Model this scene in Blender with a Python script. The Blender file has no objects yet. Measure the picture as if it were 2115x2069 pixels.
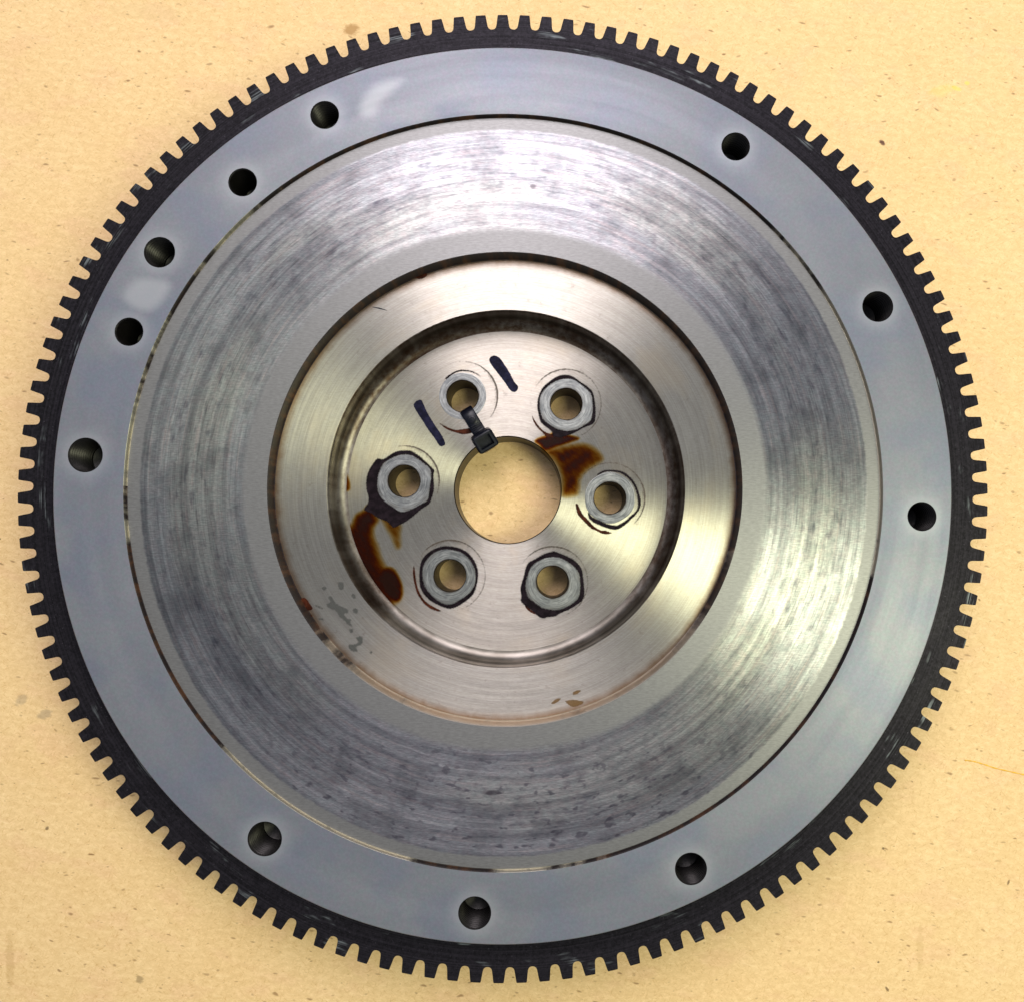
import bpy, bmesh, math, random
import numpy as np
from mathutils import Vector, Matrix, Euler
from mathutils.geometry import delaunay_2d_cdt
random.seed(7)
sc = bpy.context.scene
C = sc.collection
R = math.radians
MM = 0.001
DZ = 5.5      # the hub stands 5.5 mm proud below: every flywheel height is counted from that plane

# ------------------------------------------------------------------ camera
cd = bpy.data.cameras.new('camera')
cam = bpy.data.objects.new('camera', cd); C.objects.link(cam)
cam.location = (12.6862*MM, -18.8677*MM, (278.7067+DZ)*MM)
cam.rotation_euler = (0.0412, -0.0127, 0.0)
cd.sensor_fit = 'HORIZONTAL'; cd.sensor_width = 36.0
cd.lens = 36.0*1738.163/2115.0
cd.shift_x = -(1152.3396-1057.5)/2115.0
cd.shift_y = (1061.094-1034.5)/2115.0
cd.clip_start = 0.01; cd.clip_end = 50.0
sc.camera = cam

# ------------------------------------------------------------------ light
world = bpy.data.worlds.new('World'); sc.world = world
world.use_nodes = True
bg = world.node_tree.nodes['Background']
bg.inputs['Color'].default_value = (0.80, 0.86, 1.0, 1); bg.inputs['Strength'].default_value = 0.21
def area(name, loc, target, sx, sy, power, col):
    l = bpy.data.lights.new(name, 'AREA'); l.shape = 'RECTANGLE'; l.size = sx; l.size_y = sy
    l.energy = power; l.color = col
    o = bpy.data.objects.new(name, l); C.objects.link(o); o.location = loc
    o.rotation_euler = (Vector(target)-Vector(loc)).to_track_quat('-Z', 'Y').to_euler()
    return o
area('ceiling_light', (-0.05, 0.50, 1.05), (0, 0.0, 0), 1.7, 0.9, 1.8, (0.93, 0.95, 1.0))
area('window_light', (-0.03, 0.56, 0.80), (0, 0.0, 0), 0.46, 0.60, 5.5, (1.0, 0.92, 0.96))
area('tube_light', (0.54, -0.15, 0.82), (0, 0, 0), 0.24, 0.56, 4.7, (0.97, 1.0, 0.68))
sc.view_settings.view_transform = 'Standard'; sc.view_settings.look = 'None'
sc.view_settings.exposure = 0.38; sc.view_settings.gamma = 1.0

# ------------------------------------------------------------------ node helper
class NT:
    def __init__(s, name):
        s.m = bpy.data.materials.new(name); s.m.use_nodes = True
        s.t = s.m.node_tree; s.t.nodes.clear()
        s.out = s.t.nodes.new('ShaderNodeOutputMaterial')
    def put(s, sock, v):
        if hasattr(v, 'is_output'): s.t.links.new(v, sock)
        else:
            if sock.type == 'RGBA' and len(v) == 3: v = tuple(v)+(1.0,)
            sock.default_value = v
    def n(s, typ, ins=None, **attr):
        d = s.t.nodes.new('ShaderNode'+typ)
        for k, v in attr.items(): setattr(d, k, v)
        for k, v in (ins or {}).items(): s.put(d.inputs[k], v)
        return d
    def m_(s, op, a, b=None, c=None, clamp=False):
        d = s.n('Math', operation=op, use_clamp=clamp)
        for i, v in enumerate((a, b, c)):
            if v is not None: s.put(d.inputs[i], v)
        return d.outputs[0]
    def v_(s, op, a, b=None, scale=None):
        d = s.n('VectorMath', operation=op)
        s.put(d.inputs[0], a)
        if b is not None: s.put(d.inputs[1], b)
        if scale is not None: s.put(d.inputs['Scale'], scale)
        return d.outputs['Value'] if op in ('LENGTH', 'DISTANCE', 'DOT_PRODUCT') else d.outputs[0]
    def mix(s, f, a, b, blend='MIX'):
        d = s.n('Mix', data_type='RGBA', blend_type=blend)
        s.put(d.inputs[0], f); s.put(d.inputs[6], a); s.put(d.inputs[7], b)
        return d.outputs[2]
    def lerp(s, f, a, b):
        d = s.n('Mix', data_type='FLOAT'); s.put(d.inputs[0], f); s.put(d.inputs[2], a); s.put(d.inputs[3], b)
        return d.outputs[0]
    def ss(s, x, lo, hi, a=0.0, b=1.0):
        d = s.n('MapRange', interpolation_type='SMOOTHSTEP')
        for i, v in enumerate((x, lo, hi, a, b)): s.put(d.inputs[i], v)
        return d.outputs[0]
    def noise(s, vec, scale=1.0, detail=2.0, rough=0.5):
        d = s.n('TexNoise', {'Vector': vec, 'Scale': scale, 'Detail': detail, 'Roughness': rough})
        return d.outputs['Fac']
    def vor(s, vec, scale, feature='F1'):
        return s.n('TexVoronoi', {'Vector': vec, 'Scale': scale}, feature=feature)
    def comb(s, x, y, z):
        return s.n('CombineXYZ', {0: x, 1: y, 2: z}).outputs[0]
    def pos(s):   # position in mm
        p = s.v_('SCALE', s.n('NewGeometry').outputs['Position'], scale=1000.0)
        q = s.n('SeparateXYZ', {0: p})
        return p, q.outputs[0], q.outputs[1], q.outputs[2]
    def polar(s):
        p, x, y, z = s.pos()
        s.p, s.x, s.y, s.z = p, x, y, z
        s.r = s.m_('SQRT', s.m_('ADD', s.m_('MULTIPLY', x, x), s.m_('MULTIPLY', y, y)))
        ir = s.m_('DIVIDE', 1.0, s.m_('MAXIMUM', s.r, 0.01))
        s.c, s.s = s.m_('MULTIPLY', x, ir), s.m_('MULTIPLY', y, ir)
        s.radial = s.comb(s.c, s.s, 0.0)
        s.ang = s.m_('ADD', s.m_('DIVIDE', s.m_('ARCTAN2', y, x), 2*math.pi), 0.5)   # 0 at -180 deg, 0.5 at 0
    def ring(s, A, B, off=0.0):   # noise space that follows the turning direction
        return s.comb(s.m_('MULTIPLY', s.c, A), s.m_('MULTIPLY', s.s, A), s.m_('MULTIPLY_ADD', s.r, B, off))
    def ramp(s, f, stops, interp='LINEAR'):
        d = s.n('ValToRGB'); s.put(d.inputs[0], f); e = d.color_ramp; e.interpolation = interp
        while len(e.elements) < len(stops): e.elements.new(0.5)
        for el, (p, c) in zip(e.elements, sorted(stops)): el.position = p; el.color = tuple(c)+(1,) if len(c) == 3 else c
        return d.outputs[0]
    def bump(s, h, strength, dist=0.0001):
        return s.n('Bump', {'Height': h, 'Strength': strength, 'Distance': dist}).outputs[0]
    def bsdf(s, **k):
        d = s.n('BsdfPrincipled'); 
        for kk, v in k.items(): s.put(d.inputs[kk.replace('_', ' ')], v)
        return d.outputs[0]
    def end(s, sh):
        s.t.links.new(sh, s.out.inputs[0]); return s.m

# ------------------------------------------------------------------ traced data (millimetres, flywheel axis at the origin)
D = {'flange_holes': [[-55.88,114.38,4.07,'t'],[-80.71,93.15,4.05,'d'],[-105.61,71.29,4.4,'t'],[-114.35,46.79,4.0,'d'],[-126.66,9.24,4.9,'t'],[-71.14,-104.85,4.75,'t'],[-8.78,-126.81,4.55,'t'],[55.62,-114.21,4.45,'t'],[126.81,-9.06,4.1,'t'],[114.3,55.39,4.45,'t'],[70.91,105.26,4.1,'t']],'bolts': [[-14.71,30.3],[18.82,27.81],[32.89,-2.55],[14.4,-29.46],[-18.48,-27.42],[-33.35,2.82]],'marker': [[[-5.68,43.04],[-4.37,43.55],[-2.72,42.72],[-1.07,40.4],[0.59,37.74],[1.91,35.09],[3.23,33.44],[2.9,32.11],[1.92,31.61],[0.6,32.27],[-1.05,34.75],[-3.36,37.73],[-5.35,40.38],[-6.17,42.04]],[[-29.92,28.39],[-28.29,29.12],[-27.46,28.07],[-25.97,24.77],[-23.32,20.48],[-21.33,17.52],[-20.17,14.88],[-20.99,14.06],[-22.13,14.22],[-23.62,16.52],[-25.6,19.16],[-27.92,22.78],[-30.4,26.74]]],'oil_rings': {'5': {'o': [[-41.91,10.01],[-39.95,9.85],[-36.38,12.16],[-32.95,12.66],[-30.82,12.33],[-27.7,10.2],[-24.57,7.24],[-23.59,6.09],[-23.9,4.29],[-23.71,0.35],[-24.51,-2.76],[-25.32,-4.57],[-27.91,-6.37],[-30.35,-8.49],[-32.78,-10.29],[-34.4,-11.11],[-36.51,-12.09],[-37.49,-11.44],[-38.8,-10.13],[-41.42,-9.15],[-43.87,-7.52],[-46.16,-6.38],[-45.04,-4.58],[-44.73,-2.62],[-45.41,0.17],[-45.52,2.95],[-44.97,5.58],[-43.37,8.37]],'i': [[-32.94,11.26],[-30.48,10.69],[-28.02,9.05],[-25.22,6.75],[-24.72,4.29],[-25.03,1.82],[-25.34,-0.96],[-25.98,-3.42],[-28.74,-5.06],[-30.85,-6.21],[-33.29,-7.02],[-34.92,-6.86],[-36.89,-5.56],[-38.85,-4.25],[-40.83,-2.29],[-41.83,0.17],[-41.85,3.28],[-41.38,5.58],[-40.1,8.21],[-37.99,9.69],[-35.71,10.84]]},'1': {'o': [[18.47,37.28],[20.61,36.95],[23.41,35.13],[26.21,33.15],[27.53,31.49],[28.18,28.18],[28.34,25.36],[28.17,22.55],[27.35,21.22],[24.55,20.06],[21.58,18.4],[18.95,17.41],[16.65,16.91],[14.68,17.4],[14.02,18.88],[12.38,20.2],[10.57,21.85],[9.91,24.0],[9.41,26.98],[9.74,29.79],[10.89,32.78],[12.53,34.44],[14.68,36.11],[16.65,37.11]],'i': [[18.8,35.95],[21.27,35.63],[23.74,33.97],[26.21,31.82],[27.03,30.16],[27.36,27.02],[27.19,24.53],[26.53,22.38],[24.22,20.72],[22.08,19.56],[19.28,19.06],[16.32,19.55],[14.02,20.7],[11.88,22.35],[10.73,24.33],[10.23,27.81],[10.64,30.46],[11.88,32.45],[14.02,34.28],[16.32,35.45]]},'3': {'o': [[15.01,-19.58],[16.48,-20.15],[18.93,-21.13],[21.54,-22.6],[23.67,-25.04],[24.15,-27.33],[24.48,-30.09],[24.64,-32.7],[24.31,-34.81],[23.0,-36.27],[20.23,-38.06],[16.48,-39.68],[15.17,-40.49],[12.57,-40.81],[11.59,-41.13],[10.29,-40.81],[8.98,-39.67],[7.19,-38.21],[4.26,-35.77],[4.42,-34.15],[4.09,-31.38],[4.9,-28.46],[5.71,-25.2],[6.68,-23.25],[8.8,-22.1],[11.58,-20.47],[13.86,-19.82]],'i': [[15.01,-21.62],[16.97,-21.94],[19.42,-23.25],[21.71,-25.04],[22.85,-27.0],[23.17,-29.28],[23.17,-31.72],[22.68,-34.32],[21.04,-36.11],[18.11,-37.73],[15.83,-38.38],[13.22,-38.21],[10.94,-37.56],[8.82,-36.1],[6.7,-34.31],[5.88,-31.71],[5.88,-29.76],[6.52,-27.32],[7.5,-24.88],[9.29,-23.25],[11.58,-22.11],[13.54,-21.62]]},'2': {'o': [[28.82,5.08],[30.8,6.23],[32.93,6.48],[35.23,6.32],[37.53,5.66],[39.83,3.77],[41.3,1.63],[42.28,-0.83],[42.92,-3.63],[42.5,-6.09],[41.26,-7.9],[39.12,-10.03],[36.99,-11.83],[34.85,-12.78],[32.07,-12.32],[29.45,-11.34],[27.48,-10.36],[26.09,-9.05],[25.77,-7.08],[26.26,-7.25],[27.16,-8.56],[29.45,-9.7],[32.07,-10.85],[34.69,-11.34],[35.51,-11.18],[37.81,-9.86],[39.79,-8.06],[41.27,-6.75],[41.93,-4.94],[41.7,-1.98],[41.05,0.32],[39.82,2.54],[38.19,4.18],[35.89,5.54],[33.1,5.9],[31.29,5.74],[29.15,4.75]],'i': None},'4': {'o': [[-18.89,-17.96],[-14.98,-18.78],[-12.03,-20.73],[-10.07,-23.83],[-9.4,-27.08],[-10.04,-30.99],[-11.26,-33.75],[-14.89,-36.66],[-18.14,-37.96],[-21.39,-37.21],[-25.3,-35.03],[-27.66,-31.95],[-28.27,-28.38],[-28.13,-24.8],[-27.17,-21.87],[-24.75,-19.53],[-21.5,-18.16]],'i': [[-18.72,-19.2],[-15.3,-19.98],[-12.68,-21.87],[-10.88,-24.81],[-10.31,-27.73],[-10.79,-30.66],[-12.63,-33.26],[-15.55,-35.27],[-18.47,-36.66],[-21.4,-35.91],[-24.01,-33.97],[-26.23,-31.3],[-27.19,-28.38],[-27.12,-25.13],[-26.03,-22.59],[-23.76,-20.31],[-21.17,-19.27]]},'0': {'o': [[-20.44,36.02],[-18.15,37.85],[-16.18,38.68],[-14.54,38.94],[-12.24,38.61],[-10.75,38.03],[-8.94,36.88],[-9.43,36.87],[-11.08,37.7],[-12.4,38.19],[-14.7,38.35],[-16.18,38.1],[-17.82,37.35],[-19.78,35.85]],'i': None}},'seat_out': [[15.01,-21.62],[16.97,-21.94],[19.42,-23.25],[21.71,-25.04],[22.85,-27.0],[23.17,-29.28],[23.17,-31.72],[22.68,-34.32],[21.04,-36.11],[18.11,-37.73],[15.83,-38.38],[13.22,-38.21],[10.94,-37.56],[8.82,-36.1],[6.7,-34.31],[5.88,-31.71],[5.88,-29.76],[6.52,-27.32],[7.5,-24.88],[9.29,-23.25],[11.58,-22.11],[13.54,-21.62]],'stain_a': [[-51.64,-13.24],[-49.87,-11.12],[-48.6,-8.18],[-46.34,-6.87],[-44.72,-5.23],[-42.91,-7.52],[-41.59,-9.81],[-42.87,-11.77],[-42.85,-14.7],[-41.35,-18.61],[-40.34,-21.87],[-38.69,-24.8],[-35.75,-27.4],[-34.03,-30.97],[-34.01,-34.22],[-35.36,-36.16],[-38.27,-37.2],[-40.87,-35.57],[-44.15,-32.59],[-47.1,-28.37],[-49.75,-23.49],[-51.43,-17.96]],'stain_a_branch': [[-40.46,-8.83],[-34.58,-10.78],[-34.55,-14.05],[-34.36,-17.96],[-35.66,-18.61],[-37.15,-15.35],[-38.8,-12.42]],'stain_a_core': [[-38.69,-25.45],[-36.41,-26.1],[-34.43,-30.32],[-34.24,-33.57],[-35.69,-35.19],[-37.65,-33.57],[-39.29,-30.65],[-40.29,-27.72]],'stain_b': [[10.9,12.58],[17.94,14.33],[24.35,15.05],[28.52,13.25],[30.89,10.04],[28.83,7.98],[25.62,6.05],[23.57,3.29],[23.06,-0.37],[21.78,-1.97],[17.43,-1.97],[17.04,3.6],[15.38,8.09],[12.82,10.66]],'stain_b_dark': [[8.93,15.82],[12.05,17.23],[14.02,17.89],[14.68,18.06],[19.61,17.41],[22.73,16.59],[20.43,15.59],[16.32,14.27],[12.71,12.94],[11.4,13.1],[10.25,14.59]],'streaks': [[[-22.33,21.62],[-21.01,20.97],[-19.37,20.14],[-17.4,19.41],[-15.27,19.41],[-13.14,19.83],[-11.66,19.83],[-11.66,18.34],[-14.44,17.84],[-16.58,18.33],[-18.71,18.99],[-20.35,19.81],[-21.67,20.96]],[[21.76,-4.79],[22.25,-4.3],[22.82,-5.12],[23.39,-6.43],[24.37,-8.07],[26.17,-9.87],[27.81,-11.67],[29.77,-12.82],[31.74,-13.06],[33.54,-13.83],[31.9,-14.21],[30.26,-13.96],[28.63,-13.14],[26.82,-12.33],[25.03,-10.69],[23.06,-8.56],[22.41,-7.58]],[[7.77,24.0],[8.35,23.0],[9.75,20.86],[11.72,18.88],[14.02,17.89],[14.35,16.9],[12.71,16.9],[11.06,18.55],[9.25,20.36],[8.1,22.34]],[[-29.92,-24.15],[-29.24,-29.03],[-28.24,-32.6],[-26.27,-35.52],[-23.99,-37.14],[-21.22,-38.6],[-22.35,-38.83],[-24.96,-37.79],[-26.92,-36.17],[-28.88,-33.25],[-29.95,-29.68],[-30.4,-26.1]],[[5.56,-37.07],[6.21,-36.91],[7.35,-38.21],[8.98,-39.18],[8.99,-39.83],[7.36,-39.18],[6.05,-38.05]]],'specks': [[[-54.57,-33.54],[-53.64,-33.23],[-52.69,-34.79],[-51.28,-36.04],[-49.24,-36.97],[-48.15,-37.75],[-48.6,-38.68],[-49.54,-38.84],[-48.59,-40.08],[-47.34,-40.39],[-47.64,-41.33],[-46.85,-42.88],[-47.63,-42.57],[-48.73,-41.95],[-49.67,-40.86],[-51.08,-39.77],[-52.03,-38.21],[-53.13,-37.59],[-54.54,-36.97],[-55.02,-35.72],[-54.09,-35.1]],[[-51.66,-29.18],[-50.11,-29.03],[-49.63,-30.28],[-50.24,-31.52],[-51.33,-31.21]],[[-56.48,-30.58],[-55.55,-30.27],[-54.91,-31.05],[-55.69,-31.67],[-56.47,-31.36]],[[-47.42,-32.77],[-46.49,-32.61],[-46.01,-33.71],[-46.62,-34.33],[-47.41,-33.7]],[[-47.06,-37.28],[-45.98,-36.97],[-45.19,-37.91],[-45.8,-38.84],[-46.9,-38.37]],[[-48.09,-43.5],[-46.85,-43.35],[-46.68,-44.28],[-47.61,-44.74]],[[-46.04,-45.83],[-44.02,-45.83],[-43.85,-47.54],[-44.46,-48.47],[-45.7,-49.09],[-45.22,-50.33],[-47.24,-50.32],[-48.19,-49.24],[-48.2,-48.15],[-46.49,-48.0],[-45.41,-47.54]],[[-57.77,-40.07],[-56.06,-40.07],[-55.89,-40.85],[-57.14,-40.69]],[[-59.37,-35.87],[-58.28,-36.03],[-56.09,-36.97],[-56.4,-37.43],[-57.96,-36.81]],[[-41.65,-50.02],[-40.72,-50.18],[-41.18,-50.95],[-41.8,-50.64]]],'rust': [[[18.16,-65.46],[20.61,-65.01],[22.59,-65.32],[23.81,-65.62],[23.35,-66.53],[20.6,-67.28],[19.08,-66.52]],[[20.61,-62.74],[22.13,-62.14],[23.05,-62.29],[21.98,-63.35],[20.76,-63.65]],[[13.89,-66.05],[15.42,-64.85],[16.94,-64.55],[16.48,-65.3],[14.81,-66.36]]],'chips': [[[-63.28,-34.32],[-61.73,-33.93],[-60.78,-34.78],[-59.83,-36.18],[-59.28,-37.2],[-60.13,-37.66],[-61.37,-37.58],[-62.01,-36.34],[-62.95,-35.56]],[[-62.14,-38.2],[-61.04,-38.98],[-59.49,-39.14],[-59.79,-40.07],[-61.19,-39.91],[-61.97,-39.14]],[[-29.78,66.71],[-26.5,67.73],[-24.84,66.31],[-27.3,65.05]]],'scratch': [[-42.5,56.33],[-39.55,56.01],[-36.91,55.03],[-39.54,55.6]],'patina': [[-53.94,4.58],[-52.32,5.4],[-51.16,3.27],[-50.8,0.16],[-52.59,-0.33],[-53.75,1.96]],'board_marks': [[-54.93,159.91,2.9,2.1,0,[0.4,0.22,0.07],0.85],[128.59,121.36,1.15,0.9,-30,[0.09,0.03,0.02],0.95],[-152.52,-111.05,0.75,0.6,20,[0.14,0.09,0.04],0.8],[-121.19,-160.17,1.4,1.3,0,[0.22,0.15,0.07],0.6],[-162.11,-69.15,2.6,1.6,30,[0.25,0.2,0.14],0.4],[-154.18,-73.67,2.6,1.6,10,[0.25,0.2,0.14],0.45],[154.67,140.72,2.2,0.9,-25,[0.75,0.62,0.06],0.45],[158.44,142.64,1.0,0.8,0,[0.8,0.66,0.05],0.45],[149.59,140.0,5.0,2.2,15,[0.75,0.58,0.1],0.25],[-163.57,-154.92,1.6,9,2,[0.42,0.25,0.08],0.3],[136.78,-152.04,1.3,8,-3,[0.5,0.32,0.12],0.25],[-124.14,165.66,14,3,-8,[0.6,0.45,0.22],0.25],[125.0,-118.83,0.45,0.45,0,[0.08,0.05,0.02],0.8],[122.79,-156.05,0.5,0.4,0,[0.08,0.05,0.02],0.8],[166.95,-130.17,0.5,1.0,-20,[0.14,0.08,0.03],0.8],[125.56,-164.73,0.5,1.0,30,[0.14,0.08,0.03],0.8]],'thread': [[152.94,-89.79],[154.9,-89.96],[157.18,-90.45],[159.79,-91.26],[163.2,-92.4],[168.09,-93.54],[172.49,-94.52],[178.69,-95.83]],'sheen_wear': [[[-45.05,114.21],[-44.69,119.19],[-40.28,124.37],[-31.77,126.1],[-34.17,122.58],[-38.2,118.4],[-40.59,114.24]],[[-114.02,54.41],[-116.49,58.05],[-112.61,63.1],[-105.03,63.13],[-101.79,60.95],[-104.48,55.66],[-108.81,52.81]]],'tie': [[-15.06,29.9],[-13.07,24.96],[-12.25,23.48],[-10.61,21.67],[-8.96,19.53],[-7.65,16.74],[-6.66,14.44]],'cam': [1738.16303,1152.33958,1061.09401,12.68624,-18.86771,278.70665,0.04119,-0.01275],'phase': [89.25]}

# ------------------------------------------------------------------ materials
def mat_board():
    n = NT('mdf'); p, x, y, z = n.pos()
    a = R(8); u = n.m_('SUBTRACT', n.m_('MULTIPLY', x, math.cos(a)), n.m_('MULTIPLY', y, math.sin(a)))
    u, v = n.m_('SUBTRACT', n.m_('MULTIPLY', x, math.cos(a)), n.m_('MULTIPLY', y, math.sin(a))), n.m_('ADD', n.m_('MULTIPLY', x, math.sin(a)), n.m_('MULTIPLY', y, math.cos(a)))
    def uv(su, sv, o=0.0): return n.comb(n.m_('MULTIPLY', u, su), n.m_('MULTIPLY', v, sv), o)
    col = n.mix(n.noise(uv(.035, .05), 1, 3, .6), (.765, .525, .255), (.835, .612, .328))
    pinkish = n.ss(n.noise(uv(.06, .11, 9), 1, 2, .5), .5, .68)
    col = n.mix(n.m_('MULTIPLY', pinkish, .45), col, (.79, .52, .295))
    f1 = n.noise(uv(.30, .62, 3), 1, 4, .68)
    col = n.mix(n.ss(f1, .38, .66), n.mix(1, col, (.93, .912, .875), 'MULTIPLY'), n.mix(1, col, (1.03, 1.035, 1.05), 'MULTIPLY'))
    f2 = n.noise(uv(.9, 2.6, 5), 1, 3, .6)
    col = n.mix(n.ss(f2, .36, .7), n.mix(1, col, (.93, .915, .89), 'MULTIPLY'), col)
    dist = n.v_('ADD', n.comb(u, v, 0.0), n.v_('SCALE', n.n('TexNoise', {'Vector': p, 'Scale': .12}).outputs['Color'], scale=5.0))
    for fo, fa, fs in ((11., 35, .0), (23., -40, .0), (37., 80, .0)):   # short wood fibres lying every way
        ca, sa = math.cos(R(fa)), math.sin(R(fa))
        q = n.comb(n.m_('ADD', n.m_('MULTIPLY', u, ca*.35), n.m_('MULTIPLY', v, sa*.35)), n.m_('SUBTRACT', n.m_('MULTIPLY', v, ca*2.2), n.m_('MULTIPLY', u, sa*2.2)), fo)
        q = n.noise(q, 1, 2, .6)
        col = n.mix(n.ss(q, .58, .74), col, n.mix(1, col, (.86, .80, .70), 'MULTIPLY'))
        col = n.mix(n.ss(q, .27, .40, 1.0, 0.0), col, n.mix(1, col, (1.07, 1.09, 1.14), 'MULTIPLY'))
    lf = n.noise(n.v_('MULTIPLY', dist, (.16, 1.3, 1.)), 1, 2, .5)
    col = n.mix(n.m_('MULTIPLY', n.ss(lf, .62, .76), .30), col, (.90, .70, .40))
    for sx, sy, o, thr, gate, st in ((.16, .42, 0, .15, .55, .72), (.30, .62, 40, .20, .52, .55), (.11, .20, 80, .075, .55, .85), (.5, .9, 20, .20, .6, .4)):
        vo = n.vor(n.v_('MULTIPLY', n.v_('ADD', dist, (o, o, 0)), (sx, sy, 0)), 1.0)
        g = n.n('SeparateColor', {0: vo.outputs['Color']}).outputs
        sz = n.m_('MULTIPLY', n.m_('POWER', g[1], 2.0), thr*1.7)
        k = n.m_('MULTIPLY', n.m_('SUBTRACT', 1.0, n.ss(vo.outputs['Distance'], n.m_('MULTIPLY', sz, .35), sz)), n.m_('GREATER_THAN', g[0], gate))
        col = n.mix(n.m_('MULTIPLY', k, st), col, (.24, .125, .045))
    for mx, my, rx, ry, an, cc, st in D['board_marks']:
        ca, sa = math.cos(R(an)), math.sin(R(an))
        dx, dy = n.m_('SUBTRACT', x, mx), n.m_('SUBTRACT', y, my)
        ex = n.m_('DIVIDE', n.m_('ADD', n.m_('MULTIPLY', dx, ca), n.m_('MULTIPLY', dy, sa)), rx)
        ey = n.m_('DIVIDE', n.m_('SUBTRACT', n.m_('MULTIPLY', dy, ca), n.m_('MULTIPLY', dx, sa)), ry)
        d = n.m_('ADD', n.m_('SQRT', n.m_('ADD', n.m_('MULTIPLY', ex, ex), n.m_('MULTIPLY', ey, ey))), n.m_('MULTIPLY', n.m_('SUBTRACT', f1, .5), 1.6))
        col = n.mix(n.m_('MULTIPLY', n.m_('SUBTRACT', 1.0, n.ss(d, .55, 1.15)), st), col, cc)
    h = n.m_('ADD', f2, n.m_('MULTIPLY', f1, 1.2))
    return n.end(n.bsdf(Base_Color=col, Roughness=.62, Specular_IOR_Level=.3, Normal=n.bump(h, .09, .0001)))

def mat_flange():
    n = NT('phosphated_steel'); n.polar()
    big = n.noise(n.ring(1.6, .045), 1, 3, .55)
    mid = n.noise(n.comb(n.m_('MULTIPLY', n.x, .05), n.m_('MULTIPLY', n.y, .05), 3.0), 1, 3, .5)
    fine = n.noise(n.p, 1.3, 3, .7)
    col = n.mix(n.ss(big, .35, .7), (.165, .174, .203), (.195, .205, .228))
    col = n.mix(n.ss(mid, .42, .66), col, (.160, .174, .215))
    col = n.mix(n.ss(fine, .3, .75), n.mix(1, col, (.93, .92, .93), 'MULTIPLY'), n.mix(1, col, (1.06, 1.06, 1.06), 'MULTIPLY'))
    ch = n.noise(n.p, .55, 3, .7)
    col = n.mix(n.ss(ch, .35, .65), n.mix(1, col, (1.045, .98, 1.02), 'MULTIPLY'), n.mix(1, col, (.95, 1.02, 1.0), 'MULTIPLY'))
    w = n.n('Attribute', attribute_name='sheen_wear').outputs['Fac']
    col = n.mix(n.m_('MULTIPLY', w, .6), col, (.36, .37, .39))
    st = n.noise(n.ring(5, 2.2, 7), 1, 2, .6)
    sm = n.noise(n.ring(1.1, .11, 13), 1, 3, .5)
    rg = n.m_('ADD', n.m_('MULTIPLY_ADD', n.ss(sm, .36, .66), .10, .38), n.m_('MULTIPLY', st, .05))
    return n.end(n.bsdf(Base_Color=col, Metallic=.34, Roughness=rg, Anisotropic=.3, Tangent=n.radial, Specular_IOR_Level=.4, Normal=n.bump(fine, .10, .00004)))

def mat_gear():
    n = NT('black_oxide'); n.polar()
    lines = n.noise(n.ring(1.2, 2.6), 1, 2, .6)
    pat = n.noise(n.ring(9, .22, 3), 1, 3, .6)
    tx = n.noise(n.p, 1.1, 4, .75)
    col = n.mix(n.ss(n.m_('ADD', n.m_('MULTIPLY', lines, .45), n.m_('MULTIPLY', tx, .55)), .34, .68), (.0055, .005, .0065), (.024, .0212, .0275))
    col = n.mix(n.m_('MULTIPLY', n.ss(pat, .60, .74), n.ss(lines, .42, .62)), col, (.17, .19, .20))
    sp = n.noise(n.p, 1.8, 2, .6)
    col = n.mix(n.ss(sp, .66, .78), col, (.07, .065, .08))
    return n.end(n.bsdf(Base_Color=col, Metallic=.6, Roughness=n.m_('MULTIPLY_ADD', pat, .2, .42), Anisotropic=.55, Tangent=n.radial, Specular_IOR_Level=.15, Normal=n.bump(n.m_('ADD', n.m_('MULTIPLY', lines, .6), tx), .12, .00006)))

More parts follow.
